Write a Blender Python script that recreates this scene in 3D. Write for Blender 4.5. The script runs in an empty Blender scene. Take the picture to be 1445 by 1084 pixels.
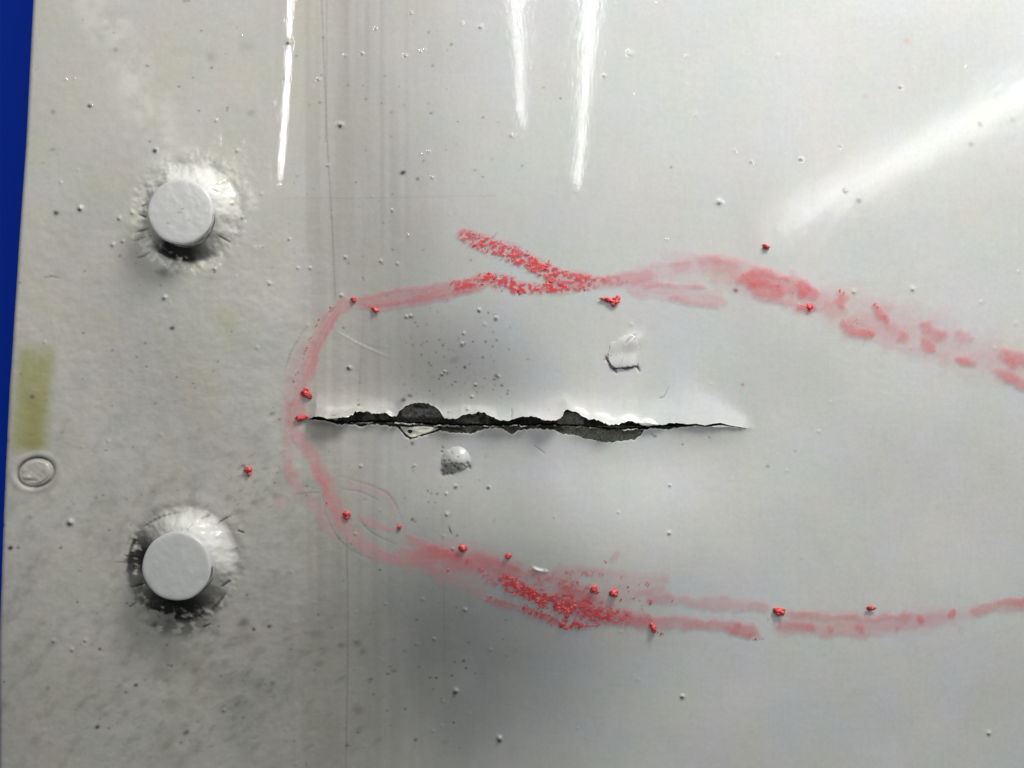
import bpy, math, random
import numpy as np
from mathutils import Vector
random.seed(7)
rng = np.random.default_rng(7)
sc = bpy.context.scene
sc.unit_settings.scale_length = 0.1          # one unit of the scene is 10 cm; the panel is a close-up about 14 cm wide
S = 0.001                                    # one "mark" of the panel's own grid, 0.1 mm
CX, CY = 722.5, 542.0                        # middle of the framed piece of panel
def wx(x): return (x - CX) * S
def wy(y): return (CY - y) * S

# ------------------------------------------------------------------ camera
CAM_D = 1.42
cam_d = bpy.data.cameras.new('camera'); cam = bpy.data.objects.new('camera', cam_d)
sc.collection.objects.link(cam); sc.camera = cam
cam.location = (0, 0, CAM_D)
cam_d.sensor_width = 36; cam_d.lens = 36 * CAM_D / 1.445
cam_d.clip_start = 0.01; cam_d.clip_end = 100
cam_d.dof.use_dof = True; cam_d.dof.focus_distance = CAM_D; cam_d.dof.aperture_fstop = 1.2

# ------------------------------------------------------------------ world (plain workshop surroundings) and lamps
w = bpy.data.worlds.new('World'); sc.world = w; w.use_nodes = True
bg = w.node_tree.nodes['Background']
bg.inputs['Color'].default_value = (0.91, 0.96, 1.0, 1); bg.inputs['Strength'].default_value = 0.19
def area(name, loc, target, sx, sy, power, col, roll=None, spread=180):
    l = bpy.data.lights.new(name, 'AREA'); l.shape = 'RECTANGLE'; l.size = sx; l.size_y = sy
    l.energy = power; l.color = col; l.spread = math.radians(spread)
    o = bpy.data.objects.new(name, l); sc.collection.objects.link(o); o.location = loc
    d = Vector(target) - Vector(loc)
    o.rotation_euler = d.to_track_quat('-Z', 'Y').to_euler()
    return o
# window of the workshop, beyond the top of the picture and a little to its right
area('window_lamp', (0.95, 1.95, 0.95), (0.1, 0.1, 0), 0.9, 0.5, 59, (1.0, 0.985, 0.94))
# thin unseen tubes, one added per streak for the glossy paint to mirror
HT = 3.0
def tube(name, xa, ya, xb, yb, width, power, col=(1, 1, 1)):
    k = (CAM_D + HT) / CAM_D
    A = Vector((wx(xa) * k, wy(ya) * k, HT)); B = Vector((wx(xb) * k, wy(yb) * k, HT))
    l = bpy.data.lights.new(name, 'AREA'); l.shape = 'RECTANGLE'
    l.size = width; l.size_y = (B - A).length; l.energy = power; l.color = col
    o = bpy.data.objects.new(name, l); sc.collection.objects.link(o)
    o.location = (A + B) / 2
    o.rotation_euler = (0, 0, math.atan2((B - A).y, (B - A).x) - math.pi / 2)
    return o
tube('streak_tube', 408, 262, 421, -800, 0.022, 26)
tube('streak_tube', 738, 175, 702, -700, 0.020, 7)
tube('streak_tube', 813, 262, 884, -600, 0.036, 8)
tube('streak_tube', 1100, 318, 1900, -108, 0.06, 15)

sc.view_settings.view_transform = 'Standard'; sc.view_settings.look = 'None'
sc.view_settings.exposure = 0.10; sc.view_settings.gamma = 1.0
sc.render.film_transparent = False

# ------------------------------------------------------------------ the raster the panel's relief and colour are worked out on
RX0, RY0, RW, RH = -300, -300, 2046, 1685
gx = np.arange(RW, dtype=np.float32) + RX0; gy = np.arange(RH, dtype=np.float32) + RY0
X, Y = np.meshgrid(gx, gy)
def smooth(t): t = np.clip(t, 0, 1); return t * t * (3 - 2 * t)
def vnoise(x, y, seed):
    r = np.random.default_rng(seed).random((256, 256)).astype(np.float32)
    xi = np.floor(x).astype(np.int32); yi = np.floor(y).astype(np.int32)
    fx = x - xi; fy = y - yi; fx = fx * fx * (3 - 2 * fx); fy = fy * fy * (3 - 2 * fy)
    x0 = xi & 255; x1 = (xi + 1) & 255; y0 = yi & 255; y1 = (yi + 1) & 255
    return (r[y0, x0] * (1 - fx) + r[y0, x1] * fx) * (1 - fy) + (r[y1, x0] * (1 - fx) + r[y1, x1] * fx) * fy
def fnoise(x, y, seed, octs=3):
    a = 0; s = 0; k = 1.0
    for i in range(octs):
        a = a + k * vnoise(x * 2 ** i + 17.3 * i, y * 2 ** i + 5.1 * i, seed + i); s += k; k *= 0.5
    return a / s
H = np.zeros((RH, RW), np.float32)
ALB = np.empty((RH, RW, 3), np.float32)
def win(x1, y1, x2, y2):
    a = max(0, int(x1) - RX0); b = min(RW, int(x2) - RX0 + 1); c = max(0, int(y1) - RY0); d = min(RH, int(y2) - RY0 + 1)
    return slice(c, d), slice(a, b)
def bump(x, y, r, a, ry=None, ang=0.0, p=2):
    ry = ry or r; m = 3.2 * max(r, ry); s = win(x - m, y - m, x + m, y + m)
    dx = X[s] - x; dy = Y[s] - y; c, q = math.cos(ang), math.sin(ang)
    u = (dx * c + dy * q) / r; v = (-dx * q + dy * c) / ry
    H[s] += a * np.exp(-(np.sqrt(u * u + v * v)) ** p)
def tint(s, m, col):
    m = np.clip(m, 0, 1)[..., None]; ALB[s] = ALB[s] * (1 - m) + np.array(col, np.float32) * m
def spot(x, y, r, a, col=(.03, .03, .03), ry=None, ang=0.0, p=2.5):
    ry = ry or r; m = 3 * max(r, ry) + 2; s = win(x - m, y - m, x + m, y + m)
    dx = X[s] - x; dy = Y[s] - y; c, q = math.cos(ang), math.sin(ang)
    u = (dx * c + dy * q) / r; v = (-dx * q + dy * c) / ry
    tint(s, a * np.exp(-(np.sqrt(u * u + v * v)) ** p), col)
def segd(px, py, a, b):
    ax, ay = a; bx, by = b; L2 = (bx - ax) ** 2 + (by - ay) ** 2 + 1e-6
    t = np.clip(((px - ax) * (bx - ax) + (py - ay) * (by - ay)) / L2, 0, 1)
    qx = px - ax - t * (bx - ax); qy = py - ay - t * (by - ay)
    side = ((bx - ax) * (py - ay) - (by - ay) * (px - ax)) / math.sqrt(L2)
    return np.sqrt(qx * qx + qy * qy), t, side
def spline(pts, n=8):
    if len(pts) < 3: return [tuple(map(float, p)) for p in pts]
    P = [pts[0]] + list(pts) + [pts[-1]]; out = []
    for i in range(1, len(P) - 2):
        for k in range(n):
            t = k / n; out.append(tuple(0.5 * (2 * P[i][j] + (P[i+1][j] - P[i-1][j]) * t + (2*P[i-1][j] - 5*P[i][j] + 4*P[i+1][j] - P[i+2][j]) * t*t + (3*P[i][j] - P[i-1][j] - 3*P[i+1][j] + P[i+2][j]) * t**3) for j in range(len(pts[0]))))
    out.append(tuple(map(float, pts[-1]))); return out
def line(pts, wd, a, col=(.04, .04, .04), dep=0.0, n=6, taper=True):
    P = spline(pts, n); N = len(P) - 1; m = wd * 3 + 2
    for i in range(N):
        p, q = P[i], P[i+1]
        s = win(min(p[0], q[0]) - m, min(p[1], q[1]) - m, max(p[0], q[0]) + m, max(p[1], q[1]) + m)
        d, t, _ = segd(X[s], Y[s], p[:2], q[:2])
        f = math.sin(math.pi * min(1, max(0.12, (i + .5) / N))) ** .5 if taper else 1
        k = np.exp(-(d / (wd * (0.4 + 0.6 * f))) ** 2) * a * f
        if a: tint(s, k * (0.35 + 0.65 * 1.0) * (1.0 if N < 3 else 0.75), col)
        if dep: H[s] = H[s] - dep * np.exp(-(d / (wd * 1.2)) ** 2) * f / (1.0 if N < 3 else 1.6)

def edge_x(y):                               # the panel's left-hand cut edge
    return np.interp(y, [-300, 0, 200, 350, 450, 550, 700, 800, 900, 1084, 1385], [72, 43, 33, 22, 15, 9, 3, -1, -4, -6, -8])

# crack outline: upper and lower lips of the paint
UL = [(434,592.5),(443,588),(454,588),(462,591),(472,593),(479,589.5),(490,588.6),(497,586),(499,581),(508,582),(517,582),(522,584),(544,584),(549,588.6),(558,588),(560,582),(567,575),(576,570),(589,569),(601,570.5),(614,577),(621,584),(624.5,591),(641,592),(643,591),(656,586),(670,584),(674,581),(683,583),(692,588),(704.5,593),(719,594),(728,589.5),(740.5,588),(760,589.5),(766,592.5),(784,592.5),(793.5,587),(795,580.5),(800,578),(811,580.5),(820,586),(829,592),(838,591),(852,596),(857,599),(869,599),(873,597.5),(884,593),(895,595.6),(910,601),(921,599),(936,598.4),(945,596.5),(952.5,596.5),(969,598.4),(980,597.5),(993,600),(1004,597.5),(1015,596.5),(1028,600),(1048.5,603.5),(1058,605.6)]
LL = [(434,592.6),(443,592.5),(456,594.5),(466.5,597.5),(477,600.5),(486,599.5),(497,601),(504,603),(515,600.5),(526,600),(540,601.5),(553,604),(559,607),(569,619),(577,622),(598,615.5),(617.6,609.5),(634,612),(652,613),(665,613),(676,609),(690,605),(706,605),(715,609),(722.5,614),(730,609),(742,606.5),(760,605),(780,606),(793,612),(814,614),(827,619),(850,623.6),(861,623.6),(877,622),(895,619.6),(903,613),(908,606),(917.5,603),(932,605),(943,605),(954,603),(969,601.7),(980,600.3),(995,602),(1006,600.6),(1017,599.6),(1030,601.8),(1048.5,604.4),(1058,605.6)]
CRX0, CRX1 = 434.0, 1058.0
def lip(x, P, seed):
    b = np.interp(x, [p[0] for p in P], [p[1] for p in P])
    t = smooth((x - 440) / 30) * smooth((985 - x) / 60)
    j = (vnoise(x / 2.6, x * 0 + 3.3, seed) - .5) * 2.6 + (vnoise(x / 6.0, x * 0 + 8.3, seed + 1) - .5) * 1.6
    return b + j * t
def yu_(x): return np.where((x > CRX0) & (x < CRX1), lip(x, UL, 51), mid_(x))
def yl_(x):
    return np.where((x > CRX0) & (x < CRX1), np.maximum(lip(x, LL, 61), yu_(x) + 0.02), mid_(x))
def mid_(x): return np.interp(x, [CRX0, CRX1], [592.55, 605.6])

# ------------------------------------------------------------------ relief
# gentle buckling of the sheet
low = smooth((Y - 290) / 380)
STREAKS = [((420, -300), (408, 270), 50), ((712, -300), (738, 230), 80), ((860, -300), (813, 300), 80), ((1100, 322), (1746, -60), 60)]
calm = np.ones_like(H)
for a_, b_, q_ in STREAKS:
    d_, _, _ = segd(X, Y, a_, b_); calm *= 1 - .99 * np.exp(-(d_ / q_) ** 2)
H += (fnoise(X / 260, Y / 300, 3, 2) - .5) * 10 * low
H += (fnoise(X / 60, Y / 80, 5, 2) - .5) * 1.0 * calm * (.3 + .7 * low)
# four long soft folds in the sheet: where they turn through level the added tubes show as thin streaks
for (a_, b_, q_), A_, L_, w0, w1 in zip(STREAKS, (2.6, 0.02, 0.02, .8), (42, 38, 40, 60), (42, 17, 46, 60), (26, 9, 12, 60)):
    d_, t_, _ = segd(X, Y, a_, b_); w_ = w0 + (w1 - w0) * t_
    H += A_ * np.exp(-(np.sqrt(d_ * d_ + w_ * w_) - w_) / L_) * (1 if A_ > 2 or A_ < .1 else smooth((1500 - X) / 900) * .5 + .5)
    if A_ < .1: H += .30 * smooth(t_ * 1.6 - .6) * np.exp(-(d_ / 24) ** 2)
    H += np.exp(-(d_ / 60) ** 2) * ((fnoise(X / 17, Y / 26, 15, 3) - .5) * (.17 if .1 < A_ < 2 else .05) + (vnoise(X / 2.6, Y / 6, 16) - .5) * .022)
def erf_step(xc, yc, sx, sy, a):             # a soft terrace: the sheet drops or rises across yc
    global H
    H += a * (1 + np.tanh((Y - yc) / sy)) * np.exp(-(np.maximum(Y - yc - sy, 0) / (2.6 * sy)) ** 2) * np.exp(-((X - xc) / sx) ** 2)
erf_step(650, 520, 120, 75, -18)
erf_step(845, 680, 180, 75, 17)
erf_step(625, 900, 175, 140, -40)
erf_step(520, 330, 90, 200, -10)
erf_step(350, 900, 200, 160, -12)
erf_step(150, 420, 120, 120, -6)
# tented lips of the crack
AX = [425, 445, 500, 560, 600, 650, 700, 740, 800, 850, 900, 960, 1010, 1050, 1066]
AU = [1.5, 10, 9, 6, 4, 7, 6, 6, 9, 8.5, 6, 7.5, 6, 3, 0]
WU = [10, 18, 14, 14, 10, 14, 16, 16, 18, 22, 30, 42, 38, 16, 10]
AL = [1, 3, 3, 3, 2, 5, 5, 5, 6, 6, 5, 5, 4, 1.5, 0]
mx = (X > 405) & (X < 1080) & (Y > 430) & (Y < 780)
xs_, ys_ = X[mx], Y[mx]; ymid = (yu_(xs_) + yl_(xs_)) / 2
ymid = np.interp(xs_, [434, 500, 590, 700, 800, 860, 920, 1058], [592, 591, 592, 597, 597, 606, 600, 605])
dy = ys_ - ymid
au = np.interp(xs_, AX, AU); wu = np.interp(xs_, AX, WU); al = np.interp(xs_, AX, AL)
fall = smooth((xs_ - 410) / 52) * smooth((1075 - xs_) / 30)
wt = np.interp(xs_, [870, 895, 915, 935, 950, 962, 980, 1005, 1030, 1055, 1066], [24, 27, 34, 43, 49, 51, 48, 39, 27, 15, 9]); tri = 1.25 * au * np.exp(-(np.abs(dy) / (wt * .78)) ** 1.8); kt = smooth((xs_ - 870) / 50)
up = 2.0 * au * np.exp(-(np.abs(dy) / (1.25 * wu)) ** 1.15) * (1 - kt) + tri * kt; dn = al * np.exp(-(np.abs(dy) / 22)) + (au - al) * np.exp(-(np.abs(dy) / 5))
H[mx] += np.where(dy < 0, up, dn) * fall
# the crease of the triangular lift over the crack's thin end
def ridge(pts, wd, a):
    P = spline(pts, 6); m = wd * 3; acc = {}
    xs = [p[0] for p in P]; ys = [p[1] for p in P]
    s = win(min(xs) - m, min(ys) - m, max(xs) + m, max(ys) + m); best = np.full(X[s].shape, 1e9, np.float32)
    for i in range(len(P) - 1):
        d, _, _ = segd(X[s], Y[s], P[i][:2], P[i+1][:2]); best = np.minimum(best, d)
    H[s] += a * np.exp(-(best / wd) ** 2)
# the very lip curls up along its torn outline
xk = np.arange(380, 1110, 1.0); yk = np.interp(xk, [p[0] for p in UL], [p[1] for p in UL]); kk = np.exp(-(np.arange(-14, 15) / 5.5) ** 2); yk = np.convolve(np.pad(yk, 14, 'edge'), kk / kk.sum(), 'valid')
dl = np.interp(xs_, xk, yk) - ys_; cl = np.interp(xs_, [434, 450, 500, 545, 560, 625, 650, 700, 740, 790, 850, 890, 930, 1058], [2, 5, 4.5, 3, 1.5, 1.5, 4, 2.5, 3.5, 6, 6, 4.5, 2, .5])
H[mx] += np.where(dl > -3, cl * np.exp(-np.maximum(dl, 0) / 7.5) * np.exp(-(np.maximum(-dl, 0) / 3) ** 2), 0) * (.6 + .8 * vnoise(xs_ / 22, ys_ / 14, 58)) * fall
bump(892, 481, 13, 3.2, 10, -.6)
# skin around the rivets
RIV = [(264, 304, 45.5, 30.0, 11), (257.5, 795, 48.0, 26.0, 12)]
for (rx, ry, rr, rh, sd) in RIV:
    s = win(rx - 190, ry - 190, rx + 190, ry + 190)
    dx = X[s] - rx; dyy = Y[s] - ry; d = np.sqrt(dx * dx + dyy * dyy); th = np.arctan2(-dyy, dx)
    facing = np.cos(th - math.radians(48)) * .5 + .5             # fullest towards the upper right
    wob = fnoise(th * 1.4 + 20, d / 30, sd, 2) - .5
    wd = 20 + 16 * facing + 10 * wob
    e = np.clip((d - rr + 2) / wd, 0, 1)
    H[s] += (5 + 17 * facing ** 1.3) * (1 - smooth(e)) * (1 + .35 * wob)
    H[s] -= (5.0 * (1 - facing)) * np.exp(-((d - rr - 14) / 12) ** 2)
    ring = np.exp(-((d - rr - 15) / 20) ** 2)
    H[s] += ring * (fnoise(dx / 13, dyy / 13, sd + 3, 3) - .5) * 5.5 + ring * (vnoise(dx / 5, dyy / 5, sd + 7) - .5) * .8
    H[s] += np.exp(-((d - rr - 40) / 10) ** 2) * (2.0 if sd == 12 else 1.2) * (0.6 + wob)
# pressed ring around the flush rivet
s = win(0, 610, 110, 730); u = (X[s] - 48.5) / 24.5; v = (Y[s] - 667) / 20.5; a_ = .0
d = np.sqrt(u * u + v * v + .22 * u * v)
H[s] -= 2.6 * np.exp(-((d - 1) / .085) ** 2); H[s] += .8 * np.exp(-((d - 1.3) / .16) ** 2) * (v > -2) + 1.0 * np.exp(-(d / .7) ** 2)
# orange peel of the left, grimy, side and slight everywhere
lm = (1 - smooth((X - 380) / 220)) * (0.35 + 0.65 * smooth((Y - 60) / 500)) 
H += calm * lm * ((fnoise(X / 17 + Y / 60, Y / 13, 23, 3) - .5) * .95)
H += calm * (0.25 + 0.5 * lm) * (fnoise(X / 9, Y / 9, 27, 2) - .5) * 0.45
# nibs and pits in the paint
NIB = [(480,176,5,3.2),(408,60,3.6,2),(113,294,4.5,3),(127,148,4,1.6),(219,212,4,2),(678,38,3.2,2.4),(462,233,2.6,1.6),(450,112,3,1.6),
 (490,519,3.6,3.2),(96,738,5,4),(640,994,4,4.4),(704,1062,4,4.8),(962,981,3.5,3),(1396,1035,3.4,2.6),(941,749,3,2.6),(943,684,2.2,1.5),
 (890,76,5,1.6),(853,107,3,1.6),(1015,285,5,2.6),(1130,224,3.4,2.6),(1270,122,4,1.6),(1288,408,4,1.6),(498,757,2.4,1.6),(629,729,3.4,2.2),(655,867,3,2.4),
 (480,416,3,2),(578,445,2.6,2),(572,446,2.6,2),(676,437,2.6,2.2),(700,449,3,2.6),(652,485,2.8,2.4),(654,470,2.4,1.6),(626,524,2.2,1.8),(622,528,2.2,1.8),(703,531,2.4,1.6),
 (670,543,2,1.6),(665,560,2.4,2),(659,578,2.6,2),(593,72,2.4,1.4),(572,78,3,1.4),(511,75,3,1.8),(580,18,3,1.4),(530,40,2.6,1.2),(487,78,2.6,1.4),(168,308,3.5,2),(187,300,3.5,2),(158,345,4,1.8),
 (330,288,3.4,2),(342,307,3,1.8),(408,337,3,1.4),(303,379,3,2),(380,400,3,1.8),(420,378,2.4,1.6),(437,378,2.4,1.6),(486,362,3,2),(536,367,2.6,1.8),(560,371,2.4,1.6),(553,296,2.4,1.4),
 (230,420,4,1.6),(172,340,3.5,1.6),(305,170,3,1.4),(335,213,3,1.6),(610,250,2.4,1.3),(1060,228,3,1.2),(870,720,2,1.2),(232,419,3,2),(310,1010,3,1.6),(75,905,3.5,1.6),(100,918,3.5,1.6),
 (628,700,2.4,2),(641,690,3,2.2),(689,690,2.6,2.4),(638,778,2.6,1.6),(505,660,2.6,2),(582,660,2.2,1.3),(609,914,2.6,1.6),(1205,412,3,1.5),(118,905,3,1.6),(950,598,2,1)]
for x, y, r, a in NIB: bump(x, y, r * .8, a * (.75 if y > 260 else .5))
for i in range(35):
    x = 30 + 640 * random.random() ** 1.2; y = random.uniform(-20, 1100)
    if abs(y - 600) < 30 and x > 420: continue
    bump(x, y, random.uniform(1.6, 3.0), random.uniform(.2, .9))
for i in range(25):
    x = random.gauss(610, 75); y = random.uniform(40, 1080)
    if abs(y - 600) < 34: continue
    bump(x, y, random.uniform(1.4, 2.2), random.uniform(.3, 1.0))
for i in range(40): bump(random.uniform(800, 1500), random.uniform(0, 1084), random.uniform(1.8, 3), random.uniform(.2, .6))

# ------------------------------------------------------------------ colour of the paint, its grime and marks, with some light and shade painted in
warm = 1 - smooth((X - 330) / 420)
for k, (a, b) in enumerate(((.520, .545), (.505, .553), (.455, .540))): ALB[..., k] = a * warm + b * (1 - warm)
full = (slice(0, RH), slice(0, RW))
ALB *= (1 + (fnoise(X / 190, Y / 170, 71, 3) - .5) * .14)[..., None]
n1 = fnoise(X / 46, Y / 70, 73, 4)
ALB[..., 0] *= 1 + (vnoise(X / 55, Y / 60, 74) - .5) * .06 + (vnoise(X / 14, Y / 21, 76) - .5) * .03; ALB[..., 2] *= 1 + (vnoise(X / 48, Y / 52, 75) - .5) * .10 + (vnoise(X / 17, Y / 15, 78) - .5) * .04
gm = lm * smooth((Y + 100) / 900)
tint(full, gm * smooth((n1 - .40) / .45) * .2, (.20, .19, .155))
tint(full, (1 - smooth((X - 420) / 260)) * smooth((Y - 300) / 800) * .34, (.22, .215, .185))  # lower left darkened: grime and shading together in the tone
g2 = fnoise((X + Y * .6) / 15, (Y - X * .3) / 24, 77, 3)
tint(full, gm * smooth((g2 - .48) / .4) * .26 * smooth((Y - 350) / 450), (.13, .12, .095))
# long vertical bands and darker middle: grime with the sheet's shading painted in
bands = vnoise(X / 7, Y / 260, 81) * .6 + vnoise(X / 22 + 9, Y / 420, 82) * .4
tint(full, np.exp(-((X - 500) / 85) ** 2) * smooth((bands - .25) / .7) * .42, (.25, .225, .17))
tint(full, np.exp(-((X - 480) / 55) ** 2) * (.10 + .22 * fnoise(X / 30, Y / 90, 89, 3)), (.24, .21, .155))
tint(full, np.exp(-((X - 560) / 120) ** 2) * (.18 + .18 * n1), (.27, .25, .245))
tint(full, np.exp(-((X - 640) / 85) ** 2) * np.exp(-((Y - 520) / 80) ** 2) * .22, (.24, .23, .24))  # grime and shade of the slope above the crack, put into the tone
tint(full, np.exp(-((X - 600) / 150) ** 2) * smooth((Y - 560) / 380) * (.52 + .25 * n1), (.20, .21, .195))  # dark trough low in the middle: grime with shading painted in
tint(full, np.exp(-((X - 420) / 160) ** 2) * smooth((Y - 800) / 250) * (.18 + .25 * n1), (.19, .19, .16))
# fine brushed grain
gr = (vnoise(X / 1.6, Y / 30, 85) - .5) * .03 + (vnoise(X / 52, Y / 1.8, 86) - .5) * .022 + (vnoise(X / 1.9, Y / 1.9, 87) - .5) * .075 + (vnoise(X / 3.7, Y / 3.7, 88) - .5) * .04
ALB *= (1 + gr)[..., None]
# soft whitish reflection painted in, upper left
s = win(60, -60, 320, 300); d, _, _ = segd(X[s], Y[s], (120, -40), (240, 220))
tint(s, np.exp(-(d / 34) ** 2) * smooth((fnoise(X[s] / 16, Y[s] / 16, 91, 3) - .2) / .7) * .5, (.80, .79, .74))
# ochre stain and its faint neighbour
s = win(-10, 460, 110, 665); cxs = np.interp(Y[s], [480, 640], [50, 39]); hw = np.interp(Y[s], [480, 640], [25, 26])
m = smooth((hw + 7 + 2 - np.abs(X[s] - cxs)) / 21) * smooth((Y[s] - 474) / 34) * smooth((646 - Y[s]) / 20) * (.8 + .4 * fnoise(X[s] / 12, Y[s] / 25, 93, 3))
core = np.exp(-((X[s] - cxs - 4) / 15) ** 2) * smooth((Y[s] - 500) / 120)
tint(s, m * (.86 + .2 * (fnoise(X[s] / 20, Y[s] / 20, 92, 2) - .5)), (.33, .335, .14)); tint(s, m * core * .55, (.26, .22, .06))
spot(318, 452, 14, .38, (.42, .44, .24), 22); spot(322, 488, 12, .22, (.42, .42, .26), 16)
# scratches and seams in the paint
G = (.10, .10, .085)
line([(452, -60), (458, 110), (462, 210), (468, 330), (471, 420)], 1.1, .42, G, .10, 10, False)
line([(461, -60), (461, 90), (459, 200)], .9, .3, G, .06, 10, False)
line([(486, 760), (486, 850), (483, 960), (479, 1090), (477, 1300)], 1.0, .5, G, .1, 10, False)
line([(622, 700), (624, 860), (623, 960)], .8, .28, G, .1, 10)
line([(510, 435), (505, 520), (503, 575)], 1.2, .3, (.2, .19, .14))
for p in ([(478,674),(510,685),(540,698),(556,718),(566,745)], [(478,692),(505,697),(535,712)], [(416,699),(432,697),(450,697)], [(452,690),(458,730),(476,765),(500,785),(524,795)],
          [(430,462),(410,495),(400,525)], [(500,730),(520,755),(560,775)], [(60,392),(72,390),(86,393)]):
    line(p, 1.2, .5, (.16, .17, .15), .3)
line([(475,468),(505,485),(545,503)], 1.4, .35, (.75,.75,.7), -.5); line([(500,480),(525,488),(550,492)], 1.6, .3, (.2,.2,.15))
line([(632,745),(634,752),(636,757)], .9, .9, (.02,.02,.02)); line([(690,337),(696,335),(701,328)], .8, .7, (.15,.12,.12))
line([(752,800),(760,803),(772,804)], 1.5, .7, (.85,.85,.8), -1.6)
line([(830,768),(850,770),(872,772)], .8, .3, (.75,.75,.7)); line([(400,280),(700,276)], .7, .15, G)
for p in ([(930,562),(936,560),(944,545)], [(918,612),(922,617)], [(755,630),(768,640)], [(722,590),(722,578)]): line(p, .9, .5, G, .5)
# radial splits in the paint round the rivets
K = (.012, .012, .010)
for p, wd in (([(303,264),(312,262),(322,258)],1.6), ([(303,271),(311,274)],1.5), ([(205,306),(196,303)],1.8), ([(208,322),(198,324),(190,328)],2), ([(204,333),(195,338),(187,341)],1.8),
          ([(210,357),(202,362),(193,364)],1.6), ([(310,334),(318,338),(325,342)],1.6), ([(199,290),(205,288)],1.5), ([(282,733),(290,729),(296,727)],2), ([(305,742),(314,733),(325,728)],2.1),
          ([(180,831),(192,828),(202,824)],2.4), ([(179,858),(188,852)],1.5), ([(268,747),(276,738)],1.2), ([(200,745),(215,735),(235,727),(262,722)],2.4), ([(187,760),(182,772),(178,785)],3),
          ([(294,865),(305,854),(316,838)],2.6), ([(312,828),(320,822)],2.4), ([(335,750),(341,752)],2), ([(276,872),(284,867)],1.6), ([(283,888),(292,884)],2), ([(250,872),(262,866)],2)):
    line([(q[0] + random.uniform(-.8, .8), q[1] + random.uniform(-.8, .8)) for q in p], wd * .62, 1.0, K, 1.3, 3)
for (rx, ry, rr, rh, sd) in RIV:                # highlight painted in on the upper-right side of the rivet collars
    s = win(rx - 110, ry - 110, rx + 110, ry + 110); dx = X[s] - rx; dyy = Y[s] - ry; d = np.sqrt(dx * dx + dyy * dyy)
    fc = np.cos(np.arctan2(-dyy, dx) - math.radians(58)) * .5 + .5
    tint(s, smooth((fc - .52) / .4) * smooth((rr + 34 + 16 * (fnoise(dx / 12, dyy / 12, sd + 40, 3) - .5) - d) / 22) * .6, (.78, .78, .74))
# sooty dirt with cast shadow painted in, low left of both rivets
def soot_shade(rx, ry, a0, a1, r0, r1, amt, seed, sc1=9):
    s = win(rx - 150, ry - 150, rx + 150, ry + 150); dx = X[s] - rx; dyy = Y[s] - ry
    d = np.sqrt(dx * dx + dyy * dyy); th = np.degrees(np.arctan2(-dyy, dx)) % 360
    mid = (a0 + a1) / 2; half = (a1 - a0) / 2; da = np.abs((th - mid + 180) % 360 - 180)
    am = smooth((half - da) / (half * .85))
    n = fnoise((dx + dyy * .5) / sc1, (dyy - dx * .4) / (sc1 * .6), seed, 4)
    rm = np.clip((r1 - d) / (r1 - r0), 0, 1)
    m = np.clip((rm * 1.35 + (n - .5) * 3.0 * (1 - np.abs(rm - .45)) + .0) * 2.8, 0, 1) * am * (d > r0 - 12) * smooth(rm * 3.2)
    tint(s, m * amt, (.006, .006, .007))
soot_shade(264, 304, 190, 330, 46, 70, .95, 101); soot_shade(238, 338, 170, 330, 5, 30, .9, 103)
soot_shade(257, 797, 165, 345, 46, 92, .98, 105); soot_shade(257, 797, 120, 220, 50, 90, .95, 106); soot_shade(250, 800, 215, 320, 50, 112, .55, 107, 14)
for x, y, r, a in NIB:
    if (x, y) != (890, 76): spot(x - .8, y + r * .55, r * .42, .75, K, r * .33, 0)  # shaded lower-left side of each nib, painted dark
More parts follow.
